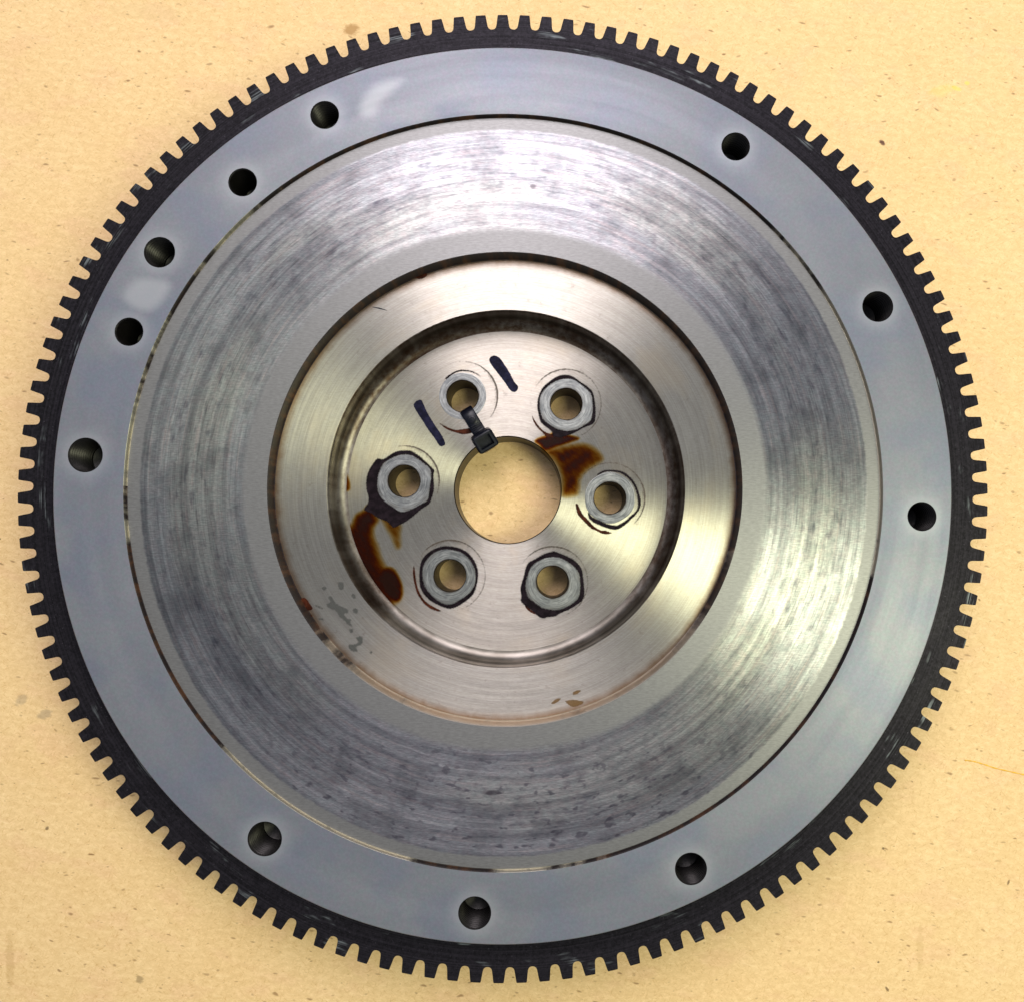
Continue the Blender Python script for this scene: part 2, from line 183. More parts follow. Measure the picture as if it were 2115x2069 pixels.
def mat_friction():
    n = NT('ground_friction_steel'); n.polar()
    wob = n.m_('ADD', n.r, n.m_('MULTIPLY', n.m_('SUBTRACT', n.noise(n.ring(2.0, .02), 1, 2, .5), .5), 1.2))
    wobf = n.m_('ADD', wob, n.m_('MULTIPLY', n.m_('SUBTRACT', n.noise(n.ring(60, .5), 1, 2, .5), .5), 1.0))
    worn = n.m_('MULTIPLY', n.ss(wobf, 78.2, 81.2), n.m_('SUBTRACT', 1.0, n.ss(wobf, 110.3, 111.2)))
    # circumferential scoring, several widths
    s1 = n.noise(n.ring(8.0, .42), 1, 5, .66)
    s2 = n.noise(n.ring(14, 1.9, 11), 1, 3, .6)
    s3 = n.noise(n.ring(5, .16, 5), 1, 2, .5)
    fine = n.noise(n.comb(n.m_('MULTIPLY', n.m_('ADD', n.x, n.m_('MULTIPLY', n.y, -.15)), .55), n.m_('MULTIPLY', n.y, 2.6), 0.0), 1, 3, .7)
    heat = n.m_('MULTIPLY', n.ss(n.r, 84, 92), n.m_('SUBTRACT', 1.0, n.ss(n.r, 101, 110)))
    base = n.mix(s3, (.235, .238, .243), (.345, .344, .345))
    base = n.mix(n.ss(n.noise(n.ring(1.2, .05, 21), 1, 2, .5), .45, .62), base, (.34, .34, .315))
    base = n.mix(n.m_('MULTIPLY', n.ss(s1, .46, .80), .60), base, (.15, .148, .155))
    base = n.mix(n.m_('MULTIPLY', n.ss(s2, .50, .88), n.m_('MULTIPLY_ADD', heat, .60, .35)), base, (.10, .098, .108))
    bl = n.noise(n.ring(18, .5, 31), 1, 2, .5)
    base = n.mix(n.m_('MULTIPLY', n.ss(bl, .50, .85), n.m_('MULTIPLY_ADD', heat, .55, .2)), base, (.07, .066, .088))
    warm = n.ss(n.noise(n.ring(4, .9, 2), 1, 2, .5), .56, .7)
    base = n.mix(n.m_('MULTIPLY', warm, .35), base, (.38, .315, .295))
    base = n.mix(n.ss(fine, .30, .72), n.mix(1, base, (.72, .72, .74), 'MULTIPLY'), n.mix(1, base, (1.13, 1.13, 1.13), 'MULTIPLY'))
    smoke = n.noise(n.comb(n.m_('MULTIPLY', n.x, .075), n.m_('MULTIPLY', n.y, .075), 17.), 1, 4, .62)
    base = n.mix(n.m_('MULTIPLY', n.ss(smoke, .48, .66), .80), base, n.mix(.5, base, (.095, .094, .102)))
    cr = n.noise(n.comb(n.m_('MULTIPLY', n.x, .4), n.m_('MULTIPLY', n.y, .4), 27.), 1, 3, .7)
    base = n.mix(n.ss(cr, .36, .64), n.mix(1, base, (1.03, .985, 1.0), 'MULTIPLY'), n.mix(1, base, (.975, 1.01, 1.015), 'MULTIPLY'))
    s4 = n.noise(n.ring(1.6, .75, 41), 1, 4, .62)
    base = n.mix(n.ss(s4, .34, .66), n.mix(1, base, (.82, .82, .835), 'MULTIPLY'), n.mix(1, base, (1.10, 1.10, 1.095), 'MULTIPLY'))
    s5 = n.noise(n.ring(11, 2.6, 51), 1, 3, .7)
    base = n.mix(n.ss(s5, .40, .62), n.mix(1, base, (.90, .90, .91), 'MULTIPLY'), n.mix(1, base, (1.04, 1.04, 1.04), 'MULTIPLY'))
    dots = n.noise(n.ring(26, .55, 61), 1, 2, .5)
    base = n.mix(n.m_('MULTIPLY', n.ss(dots, .585, .70), n.m_('MULTIPLY', n.ss(n.y, -60, -95), .75)), base, (.075, .068, .085))
    arcs = n.noise(n.ring(.7, .34, 71), 1, 3, .55)
    base = n.mix(n.ss(arcs, .36, .64), n.mix(1, base, (.80, .80, .81), 'MULTIPLY'), n.mix(1, base, (1.12, 1.12, 1.11), 'MULTIPLY'))
    # one dark pit mark at the top and one at the bottom of the track
    for (mx, my, rx, ry) in ((8.2, 93.0, 1.1, .9), (-3.6, -92.0, 3.4, .9), (-4.6, -92.1, 1.2, .8)):
        ex, ey = n.m_('DIVIDE', n.m_('SUBTRACT', n.x, mx), rx), n.m_('DIVIDE', n.m_('SUBTRACT', n.y, my), ry)
        d = n.m_('ADD', n.m_('SQRT', n.m_('ADD', n.m_('MULTIPLY', ex, ex), n.m_('MULTIPLY', ey, ey))), n.m_('MULTIPLY', n.m_('SUBTRACT', s2, .5), 1.0))
        base = n.mix(n.m_('MULTIPLY', n.m_('SUBTRACT', 1.0, n.ss(d, .4, 1.2)), .8), base, (.07, .062, .07))
    plain = n.mix(n.ss(fine, .3, .7), (.175, .173, .172), (.225, .223, .222))
    col = n.mix(worn, plain, base)
    rg = n.lerp(worn, .46, n.m_('MULTIPLY_ADD', s2, .14, n.m_('MULTIPLY_ADD', s1, .10, .22)))
    bh = n.m_('ADD', n.m_('MULTIPLY', s2, .6), n.m_('MULTIPLY', fine, .5))
    return n.end(n.bsdf(Base_Color=col, Metallic=n.lerp(worn, .8, .95), Roughness=rg, Anisotropic=n.lerp(worn, .5, .84), Tangent=n.radial, Normal=n.bump(bh, .30, .00006)))

def mat_machined(name, tint=(1, 1, 1), brown=.0):
    n = NT(name); n.polar()
    l1 = n.noise(n.ring(2.5, 3.2), 1, 3, .65)
    l2 = n.noise(n.ring(7, .5, 4), 1, 3, .6)
    fine = n.noise(n.comb(n.m_('MULTIPLY', n.x, .6), n.m_('MULTIPLY', n.m_('ADD', n.y, n.m_('MULTIPLY', n.x, .12)), 3.0), 0.0), 1, 3, .7)
    spots = n.noise(n.p, .42, 4, .65)
    a, b = (.365*tint[0], .342*tint[1], .29*tint[2]), (.47*tint[0], .445*tint[1], .395*tint[2])
    col = n.mix(l2, a, b)
    col = n.mix(n.ss(l1, .32, .7), n.mix(1, col, (.86, .85, .86), 'MULTIPLY'), n.mix(1, col, (1.06, 1.06, 1.06), 'MULTIPLY'))
    col = n.mix(n.ss(fine, .3, .7), n.mix(1, col, (.86, .85, .84), 'MULTIPLY'), col)
    col = n.mix(n.m_('MULTIPLY', n.ss(spots, .60, .76), .55), col, (.22, .19, .165))
    bn = n.ss(n.noise(n.ring(2.2, .07, 6), 1, 3, .55), .5, .72)
    col = n.mix(n.m_('MULTIPLY', bn, .30), col, (.50, .40, .27))
    if brown:   # film of old oil that crept along both edges of the ring
        e = n.m_('ADD', n.r, n.m_('MULTIPLY', n.m_('SUBTRACT', n.noise(n.ring(16, .2), 1, 3, .6), .5), 2.4))
        k = n.m_('MULTIPLY', n.ss(e, 68.6, 71.8), brown)
        col = n.mix(k, col, (.16, .075, .02))
    rg = n.m_('MULTIPLY_ADD', spots, .10, n.m_('MULTIPLY_ADD', l1, .10, .22))
    return n.end(n.bsdf(Base_Color=col, Metallic=.92, Roughness=rg, Anisotropic=.97, Tangent=n.radial, Normal=n.bump(n.m_('ADD', l1, n.m_('MULTIPLY', fine, .6)), .22, .00005)))

def mat_grime(name, seed, metal_lo, metal_hi, stops=None, bright=(.62, .56, .50), dark=(.014, .009, .009)):
    n = NT(name); n.polar()
    a = n.noise(n.ring(5, .0, seed), 1, 3, .6)
    b = n.noise(n.ring(24, .5, seed), 1, 4, .65)
    k = n.m_('ADD', n.m_('MULTIPLY', a, .55), n.m_('MULTIPLY', b, .45))
    if stops:
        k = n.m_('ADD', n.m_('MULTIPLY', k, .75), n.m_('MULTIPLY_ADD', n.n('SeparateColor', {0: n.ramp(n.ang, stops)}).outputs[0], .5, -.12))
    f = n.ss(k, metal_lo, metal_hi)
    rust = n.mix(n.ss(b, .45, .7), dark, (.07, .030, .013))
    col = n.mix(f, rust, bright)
    return n.end(n.bsdf(Base_Color=col, Metallic=n.m_('MULTIPLY_ADD', f, .85, .1), Roughness=n.lerp(f, .5, .42), Normal=n.bump(b, .5, .00012)))

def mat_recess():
    n = NT('oily_shaded_recess'); n.polar()
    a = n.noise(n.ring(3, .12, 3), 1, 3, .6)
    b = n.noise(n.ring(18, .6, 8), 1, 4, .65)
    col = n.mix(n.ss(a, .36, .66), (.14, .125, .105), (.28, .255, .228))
    # old oil on the right arc and left patches; top arc's shade painted in
    oil_shade = n.n('SeparateColor', {0: n.ramp(n.ang, [(0, (.35,)*3), (.06, (.55,)*3), (.11, (.75,)*3), (.16, (.1,)*3), (.36, (.15,)*3), (.42, (.75,)*3), (.53, (.8,)*3), (.60, (.55,)*3), (.66, (.8,)*3), (.84, (.9,)*3), (.93, (.7,)*3), (.98, (.45,)*3)])}).outputs[0]
    k = n.ss(n.m_('ADD', n.m_('MULTIPLY', b, .7), n.m_('MULTIPLY', oil_shade, .5)), .38, .95)
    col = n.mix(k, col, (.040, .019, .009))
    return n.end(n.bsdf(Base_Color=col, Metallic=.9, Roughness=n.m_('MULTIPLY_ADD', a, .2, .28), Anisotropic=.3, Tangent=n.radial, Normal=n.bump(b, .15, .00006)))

def simple(name, col, metallic=0.0, rough=.5, var=.25, scale=1.2, spec=.4):
    n = NT(name); p, x, y, z = n.pos()
    f = n.noise(p, scale, 3, .65)
    c = n.mix(n.ss(f, .3, .7), tuple(v*(1-var) for v in col), tuple(v*(1+var) for v in col))
    return n.end(n.bsdf(Base_Color=c, Metallic=metallic, Roughness=n.m_('MULTIPLY_ADD', f, .2, rough-.1), Specular_IOR_Level=spec, Normal=n.bump(f, .3, .00008)))

def mat_seat():
    n = NT('bolt_seat_steel')
    p = n.v_('SCALE', n.n('TexCoord').outputs['Object'], scale=1000.0)      # each seat has its hole at the object origin
    q = n.n('SeparateXYZ', {0: p}); x, y = q.outputs[0], q.outputs[1]
    rr = n.m_('SQRT', n.m_('ADD', n.m_('MULTIPLY', x, x), n.m_('MULTIPLY', y, y)))
    ir = n.m_('DIVIDE', 1.0, rr); w = n.pos()[0]
    seed = n.n('ObjectInfo').outputs['Random']
    sd = n.m_('MULTIPLY', seed, 40.0)
    turn = n.noise(n.comb(n.m_('MULTIPLY_ADD', n.m_('MULTIPLY', x, ir), 1.8, sd), n.m_('MULTIPLY', n.m_('MULTIPLY', y, ir), 1.8), n.m_('MULTIPLY', rr, 3.2)), 1, 3, .65)
    g = n.noise(w, .40, 4, .65)
    c = n.mix(n.ss(turn, .30, .70), (.13, .135, .137), (.29, .295, .295))
    c = n.mix(n.ss(g, .35, .65), n.mix(1, c, (.78, .79, .80), 'MULTIPLY'), n.mix(1, c, (1.12, 1.12, 1.10), 'MULTIPLY'))
    edge = n.m_('ADD', n.ss(rr, 5.9, 5.3), n.m_('MULTIPLY', n.ss(rr, 7.6, 8.6), .6))      # grime packed along both rims
    c = n.mix(n.m_('MULTIPLY', n.m_('MULTIPLY', edge, n.ss(g, .36, .62)), .8), c, (.055, .042, .034))
    return n.end(n.bsdf(Base_Color=c, Metallic=.7, Roughness=n.m_('MULTIPLY_ADD', turn, .2, .28), Normal=n.bump(turn, .15, .00006)))

def mat_amber():     # dried oil varnish: tints what lies below
    n = NT('oil_varnish'); n.polar()
    d = n.n('Attribute', attribute_name='dens').outputs['Fac']
    s1 = n.noise(n.comb(n.m_('MULTIPLY', n.x, .30), n.m_('MULTIPLY', n.m_('ADD', n.y, n.m_('MULTIPLY', n.x, .7)), .55), 0.), 1, 3, .6)
    s2 = n.noise(n.p, 1.6, 3, .65)
    d = n.m_('MULTIPLY', d, n.m_('ADD', n.m_('MULTIPLY', n.ss(s1, .25, .75), .45), n.m_('MULTIPLY_ADD', s2, .3, .52)))
    t = [n.m_('POWER', math.exp(-k), d) for k in (.62, 1.35, 3.1)]
    tr = n.n('BsdfTransparent', {'Color': n.n('CombineColor', {0: t[0], 1: t[1], 2: t[2]}).outputs[0]}).outputs[0]
    gl = n.bsdf(Base_Color=(.035, .009, .003), Roughness=.3, Specular_IOR_Level=.3)
    f = n.ss(d, .15, 3.2, 0.0, .30)
    return n.end(n.n('MixShader', {0: f, 1: tr, 2: gl}).outputs[0])

def mat_film(name, col, rough, soft=.5):   # opaque film with soft ragged edge
    n = NT(name); p, x, y, z = n.pos()
    d = n.n('Attribute', attribute_name='dens').outputs['Fac']
    f = n.noise(p, 2.2, 3, .65)
    a = n.ss(n.m_('ADD', d, n.m_('MULTIPLY', n.m_('SUBTRACT', f, .5), 1.0)), .5-soft*.5, .5+soft*.5)
    c = n.mix(n.ss(n.noise(p, .5, 4, .7), .38, .66), tuple(v*.6 for v in col), tuple(v*1.5 for v in col))
    b = n.bsdf(Base_Color=c, Roughness=rough, Specular_IOR_Level=.04)
    tr = n.n('BsdfTransparent').outputs[0]
    return n.end(n.n('MixShader', {0: a, 1: tr, 2: b}).outputs[0])

def mat_spot(name, col, st):
    n = NT(name); p, x, y, z = n.pos()
    d = n.n('Attribute', attribute_name='dens').outputs['Fac']
    f = n.noise(p, 1.3, 3, .65)
    a = n.m_('MULTIPLY', n.ss(n.m_('ADD', d, n.m_('MULTIPLY', n.m_('SUBTRACT', f, .5), .9)), .2, .85), st)
    b = n.bsdf(Base_Color=col, Metallic=.3, Roughness=.5)
    return n.end(n.n('MixShader', {0: a, 1: n.n('BsdfTransparent').outputs[0], 2: b}).outputs[0])

M = dict(board=mat_board(), flange=mat_flange(), gear=mat_gear(), friction=mat_friction(), ring=mat_machined('turned_steel', brown=.8),
    hub=mat_machined('turned_hub_steel', (1.0, .99, .98)),
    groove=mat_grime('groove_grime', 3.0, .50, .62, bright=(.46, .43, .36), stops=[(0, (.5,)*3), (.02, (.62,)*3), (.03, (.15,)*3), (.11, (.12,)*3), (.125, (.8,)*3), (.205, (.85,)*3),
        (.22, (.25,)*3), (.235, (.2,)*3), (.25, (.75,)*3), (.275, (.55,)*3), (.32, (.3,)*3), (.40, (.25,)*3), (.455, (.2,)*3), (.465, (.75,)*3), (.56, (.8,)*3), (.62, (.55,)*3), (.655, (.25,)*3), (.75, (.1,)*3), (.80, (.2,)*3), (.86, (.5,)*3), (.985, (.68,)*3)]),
    step=mat_grime('step_grime_shade', 9.0, .46, .66, bright=(.44, .385, .32), stops=[(0, (.3,)*3), (.10, (.35,)*3), (.16, (.85,)*3), (.36, (.9,)*3), (.42, (.45,)*3), (.5, (.3,)*3), (.6, (.1,)*3), (.9, (.05,)*3)]),  # grime, with lit bottom and shaded top painted into the ramp
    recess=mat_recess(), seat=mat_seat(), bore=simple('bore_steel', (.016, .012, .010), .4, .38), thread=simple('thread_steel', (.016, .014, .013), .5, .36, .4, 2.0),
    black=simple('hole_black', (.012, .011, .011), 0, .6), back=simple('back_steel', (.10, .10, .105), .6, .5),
    plastic=simple('black_nylon', (.0025, .003, .008), 0, .33, .3, 1.0, .3), amber=mat_amber(), ink=mat_film('marker_ink', (.010, .010, .026), .42),
    oil=mat_film('black_oil', (.010, .0065, .009), .40, .7), drip=mat_film('brown_oil', (.045, .012, .006), .38, .6),
    halo=mat_spot('washer_trace', (.085, .062, .045), .75), speck=mat_spot('grey_speck', (.075, .077, .073), .66), rust=mat_spot('rust_spot', (.15, .075, .02), .75), yellow=simple('yellow_fibre', (.80, .44, .04), 0, .6, .2, .5))

# ------------------------------------------------------------------ geometry helpers
def link(name, me, mat, parent, smooth=30):
    if mat: me.materials.append(mat)
    o = bpy.data.objects.new(name, me); C.objects.link(o)
    if parent: o.parent = parent
    if smooth:
        me.shade_smooth(); me.set_sharp_from_angle(angle=R(smooth))
    return o
def mesh(name, verts, faces, mat=None, parent=None, smooth=30, dz=DZ):
    me = bpy.data.meshes.new(name)
    me.from_pydata([(x*MM, y*MM, (z+dz)*MM) for x, y, z in verts], [], faces); me.update()
    return link(name, me, mat, parent, smooth)
def lathe_data(profile, n=360, cx=0, cy=0, wobble=None):
    v, f = [], []
    for i, (r, z) in enumerate(profile):
        for j in range(n):
            a = 2*math.pi*j/n
            v.append((cx+r*math.cos(a), cy+r*math.sin(a), z))
    for i in range(len(profile)-1):
        for j in range(n):
            k = (j+1) % n
            f.append((i*n+j, i*n+k, (i+1)*n+k, (i+1)*n+j))
    return v, f
def lathe(name, profile, mat, parent, n=360, cx=0, cy=0, smooth=30):
    v, f = lathe_data(profile, n, cx, cy)
    return mesh(name, v, f, mat, parent, smooth)
def circle(r, n, cx=0, cy=0):
    return [Vector((cx+r*math.cos(2*math.pi*i/n), cy+r*math.sin(2*math.pi*i/n))) for i in range(n)]
def plate(z, r_out, r_in, holes, n=360, extra=(), up=True):
    """flat annulus with round holes, triangulated"""
    pts, edges = [], []
    def loop(l):
        b = len(pts); pts.extend(l); k = len(l); edges.extend((b+i, b+(i+1) % k) for i in range(k))
    loop(circle(r_out, n)); loop(circle(r_in, max(96, n//2) if r_in < 40 else n))
    for x, y, r in holes: loop(circle(r, 48, x, y))
    pts.extend(Vector(p) for p in extra)
    vo, eo, fo, *_ = delaunay_2d_cdt(pts, edges, [], 0, 1e-5)
    fs = []
    for f in fo:
        c = sum((vo[i] for i in f), Vector((0, 0)))/len(f); d = c.length
        # chord-safe tests against the polygonal loops
        if d > r_out or d < r_in*math.cos(math.pi/(max(96, n//2) if r_in < 40 else n))*.9999 or any((c-Vector((x, y))).length < r*.999 for x, y, r in holes): continue
        a, b, e = (vo[i] for i in f[:3])
        ccw = (b-a).cross(e-a) > 0
        fs.append(tuple(f) if ccw == up else tuple(reversed(f)))
    return [(p.x, p.y, z) for p in vo], fs
def sdf(P, poly):
    """signed distance (positive inside), numpy"""
    Q = np.asarray(poly, float); A, B = Q, np.roll(Q, -1, 0)
    d2 = np.full(len(P), 1e9); ins = np.zeros(len(P), bool)
    for a, b in zip(A, B):
        e = b-a; w = P-a; t = np.clip((w@e)/max(e@e, 1e-12), 0, 1)
        q = w-t[:, None]*e; d2 = np.minimum(d2, (q*q).sum(1))
        c = ((a[1] <= P[:, 1]) & (b[1] > P[:, 1])) | ((b[1] <= P[:, 1]) & (a[1] > P[:, 1]))
        if abs(e[1]) > 1e-12: ins ^= c & (P[:, 0] < a[0]+(P[:, 1]-a[1])/e[1]*e[0])
    return np.where(ins, 1, -1)*np.sqrt(d2)
def smooth_poly(poly, k=4):
    P = [Vector(p) for p in poly]; n = len(P); out = []
    for i in range(n):
        p0, p1, p2, p3 = P[i-1], P[i], P[(i+1) % n], P[(i+2) % n]
        for j in range(k):
            t = j/k
            out.append(tuple(.5*((2*p1)+(p2-p0)*t+(2*p0-5*p1+4*p2-p3)*t*t+(3*p1-p0-3*p2+p3)*t**3)))
    return out
def S(x, a, b):
    t = np.clip((x-a)/(b-a), 0, 1); return t*t*(3-2*t)
def film(name, fn, box, step, z, mat, parent):
    """thin deposit lying on a face: a fine grid kept where its density is above zero"""
    x0, y0, x1, y1 = box
    nx, ny = int((x1-x0)/step)+2, int((y1-y0)/step)+2
    gx, gy = np.meshgrid(x0+np.arange(nx)*step, y0+np.arange(ny)*step)
    P = np.c_[gx.ravel(), gy.ravel()]; d = fn(P).reshape(ny, nx)
    keep = np.maximum.reduce([d[:-1, :-1], d[1:, :-1], d[:-1, 1:], d[1:, 1:]]) > .01
    idx = -np.ones(ny*nx, int); fs = []
    vs = []; ds = []
    def vid(j, i):
        k = j*nx+i
        if idx[k] < 0: idx[k] = len(vs); vs.append((P[k, 0], P[k, 1], z)); ds.append(float(d[j, i]))
        return int(idx[k])
    for j, i in zip(*np.nonzero(keep)): fs.append((vid(j, i), vid(j, i+1), vid(j+1, i+1), vid(j+1, i)))
    o = mesh(name, vs, fs, mat, parent, 0)
    at = o.data.attributes.new('dens', 'FLOAT', 'POINT'); at.data.foreach_set('value', ds)
    return o
def bbox(polys, pad):
    q = np.concatenate([np.asarray(p, float) for p in polys]); a, b = q.min(0)-pad, q.max(0)+pad
    return a[0], a[1], b[0], b[1]
def empty(name, loc=(0, 0, 0)):
    o = bpy.data.objects.new(name, None); C.objects.link(o); o.location = loc; o.empty_display_size = .02; return o
def tag(o, label=None, cat=None, kind=None, group=None):
    for k, v in (('label', label), ('category', cat), ('kind', kind), ('group', group)):
        if v: o[k] = v

# ------------------------------------------------------------------ setting: the board everything lies on
bm = bmesh.new(); bmesh.ops.create_cube(bm, size=1.0)
for v in bm.verts: v.co = Vector((v.co.x*1.6, v.co.y*1.6, (v.co.z-.5)*.018))
me = bpy.data.meshes.new('tabletop'); bm.to_mesh(me); bm.free()
tag(link('tabletop', me, M['board'], None, 0), kind='structure')

# ------------------------------------------------------------------ flywheel
fw = empty('flywheel')
tag(fw, 'used steel flywheel with black toothed ring gear lying face up on the board', 'flywheel')
ZG, ZGB, ZF, ZR, ZI, ZH, ZB = 18.5, 9.5, 24.0, 22.6, 18.5, 8.0, -5.45
NT_, R0, RT = 135, 145.3, 150.0
PH = D['phase'][0]

# ring gear: rim, then every tooth as its own piece
SUB = 8; NG = NT_*SUB
v, f = lathe_data([(R0, ZGB), (136.2, ZGB), (136.2, ZG), (R0, ZG)], NG)
v, f = lathe_data([(R0, ZG), (136.2, ZG), (136.2, ZGB), (R0, ZGB)], NG)
a0 = R(PH)
v = [(x*math.cos(a0)-y*math.sin(a0), x*math.sin(a0)+y*math.cos(a0), z) for x, y, z in v]
gear = mesh('ring_gear', v, f, M['gear'], fw)
gear['label'] = 'blackened ring gear around the outer edge'
def tooth_mesh():
    half = math.pi/NT_
    prof = [(0, 0), (.02, .30), (.10, .62), (.28, .92), (.60, 1.18), (1.1, 1.36), (1.9, 1.50), (3.0, 1.66), (4.1, 1.84), (4.52, 1.93), (4.66, 2.03), (4.7, 2.15)]
    left = []
    for h, g in prof:
        r = R0+h; left.append((r, -half+g/r))
    tip = [(RT, t) for t in np.linspace(left[-1][1], -left[-1][1], 5)[1:-1]]
    right = [(r, -t) for r, t in reversed(left)]
    base = [(R0, half-2*half*i/SUB) for i in range(1, SUB)]
    out = left+tip+right+base
    pts = [(r*math.cos(t), r*math.sin(t)) for r, t in out]
    n = len(pts); k = len(left)+len(tip)+len(right)
    # small bevel along the top edge of the flanks
    vs = [(x, y, ZG) for x, y in pts]+[(x, y, ZGB) for x, y in pts]
    fs = [tuple(range(n)), tuple(range(2*n-1, n-1, -1))]
    for i in range(k-1): fs.append((i, i+n, i+1+n, i+1))
    me = bpy.data.meshes.new('tooth')
    me.from_pydata([(x*MM, y*MM, (z+DZ)*MM) for x, y, z in vs], [], fs)
    bm = bmesh.new(); bm.from_mesh(me); bmesh.ops.recalc_face_normals(bm, faces=bm.faces)
    # orient outwards: the top face must look up
    up = max(bm.faces, key=lambda q: q.calc_center_median().z)
    if up.normal.z < 0: bmesh.ops.reverse_faces(bm, faces=bm.faces)
    bm.to_mesh(me); bm.free(); me.update()
    me.materials.append(M['gear']); me.shade_smooth(); me.set_sharp_from_angle(angle=R(30))
    return me
tm = tooth_mesh()
t0 = bpy.data.objects.new('tooth', tm); C.objects.link(t0); t0.parent = gear
for k in range(NT_):
    t = t0 if k == 0 else t0.copy()
    if k: C.objects.link(t); t.parent = gear
    t.rotation_euler = (0, 0, R(PH+(k+.5)*360/NT_))

# flange: raised outer mounting face with its bolt and dowel holes
holes = D['flange_holes']
hl = [(x, y, r+.35) for x, y, r, k in holes]
ex = []
rng = random.Random(3)
for p in D['sheen_wear']:
    q = np.asarray(p); b = bbox([p], 3)
    for yy in np.arange(b[1], b[3], 1.2):
        for xx in np.arange(b[0], b[2], 1.2):
            if 116 < math.hypot(xx, yy) < 135 and all(math.hypot(xx-x, yy-y) > r+.3 for x, y, r in hl): ex.append((xx, yy))
for rr in np.arange(117.5, 135, 3.2):
    for k in range(int(2*math.pi*rr/3.4)):
        t = k*3.4/rr+rr*.37; q = (rr*math.cos(t), rr*math.sin(t))
        if all(math.hypot(q[0]-x, q[1]-y) > r+.6 for x, y, r in hl): ex.append(q)
for x, y, r in hl:
    for e in (.9, 2.2):
        for k in range(20):
            q = (x+(r+e)*math.cos(k*math.pi/10), y+(r+e)*math.sin(k*math.pi/10))
            if 115.6 < math.hypot(*q) < 135.4: ex.append(q)
v, f = plate(ZF, 135.85, 115.1, hl, 540, ex)
nv = len(v)
v2, f2 = lathe_data([(136.12, 8.0), (136.12, 23.75), (135.85, ZF)], 540)
v3, f3 = lathe_data([(116.0, 8.0), (136.12, 8.0)], 540)
V = v+v2+v3; F = f+[tuple(i+nv for i in q) for q in f2]+[tuple(i+nv+len(v2) for i in q) for q in f3]
flange = mesh('flange', V, F, M['flange'], fw)
P = np.array([(x, y) for x, y, z in V]); w = np.zeros(len(V))
for p in D['sheen_wear']: w = np.maximum(w, S(sdf(P, smooth_poly(p)), -1.5, 2.2))  # soft reflections painted as pale patches on the flange
for x, y, r in hl: w = np.maximum(w, .55*np.exp(-((np.hypot(P[:, 0]-x, P[:, 1]-y)-r)/2.4)**2))
w[nv:] = 0
at = flange.data.attributes.new('sheen_wear', 'FLOAT', 'POINT'); at.data.foreach_set('value', w.astype(float))

def hole_part(name, x, y, r, threaded):
    prof = [(r+.35, ZF), (r+.02, ZF-.38)]
    z = ZF-.5
    if threaded:
        while z > 11.5:
            prof += [(r+.02, z), (r+.55, z-.45), (r+.55, z-.62), (r+.02, z-1.05)]; z -= 1.25
    prof += [(r+.02, 10.5), (r*.5, 9.4), (.01, 8.9)]
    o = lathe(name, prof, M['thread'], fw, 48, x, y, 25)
    return o
for x, y, r, k in holes: hole_part('threaded_hole' if k == 't' else 'dowel_hole', x, y, r, k == 't')

# groove wall between flange and friction face
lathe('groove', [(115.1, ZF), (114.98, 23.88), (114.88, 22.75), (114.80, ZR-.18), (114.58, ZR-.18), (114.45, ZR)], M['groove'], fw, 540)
# friction face: fine lathe rings
lathe('friction_face', [(r, ZR) for r in np.linspace(114.45, 72.42, 12)], M['friction'], fw, 540)
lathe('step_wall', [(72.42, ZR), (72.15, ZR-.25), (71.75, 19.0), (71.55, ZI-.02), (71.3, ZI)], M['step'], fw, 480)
lathe('inner_ring', [(r, ZI) for r in np.linspace(71.3, 55.5, 6)], M['ring'], fw, 480)
arc = [(51.4+3.6*math.cos(t), ZH+3.6-3.6*math.sin(t)) for t in np.linspace(0, math.pi/2, 10)]
lathe('recess_wall', [(55.5, ZI), (55.28, 18.38), (55.05, 18.05), (55.0, ZH+5.2)]+arc, M['recess'], fw, 480, smooth=50)

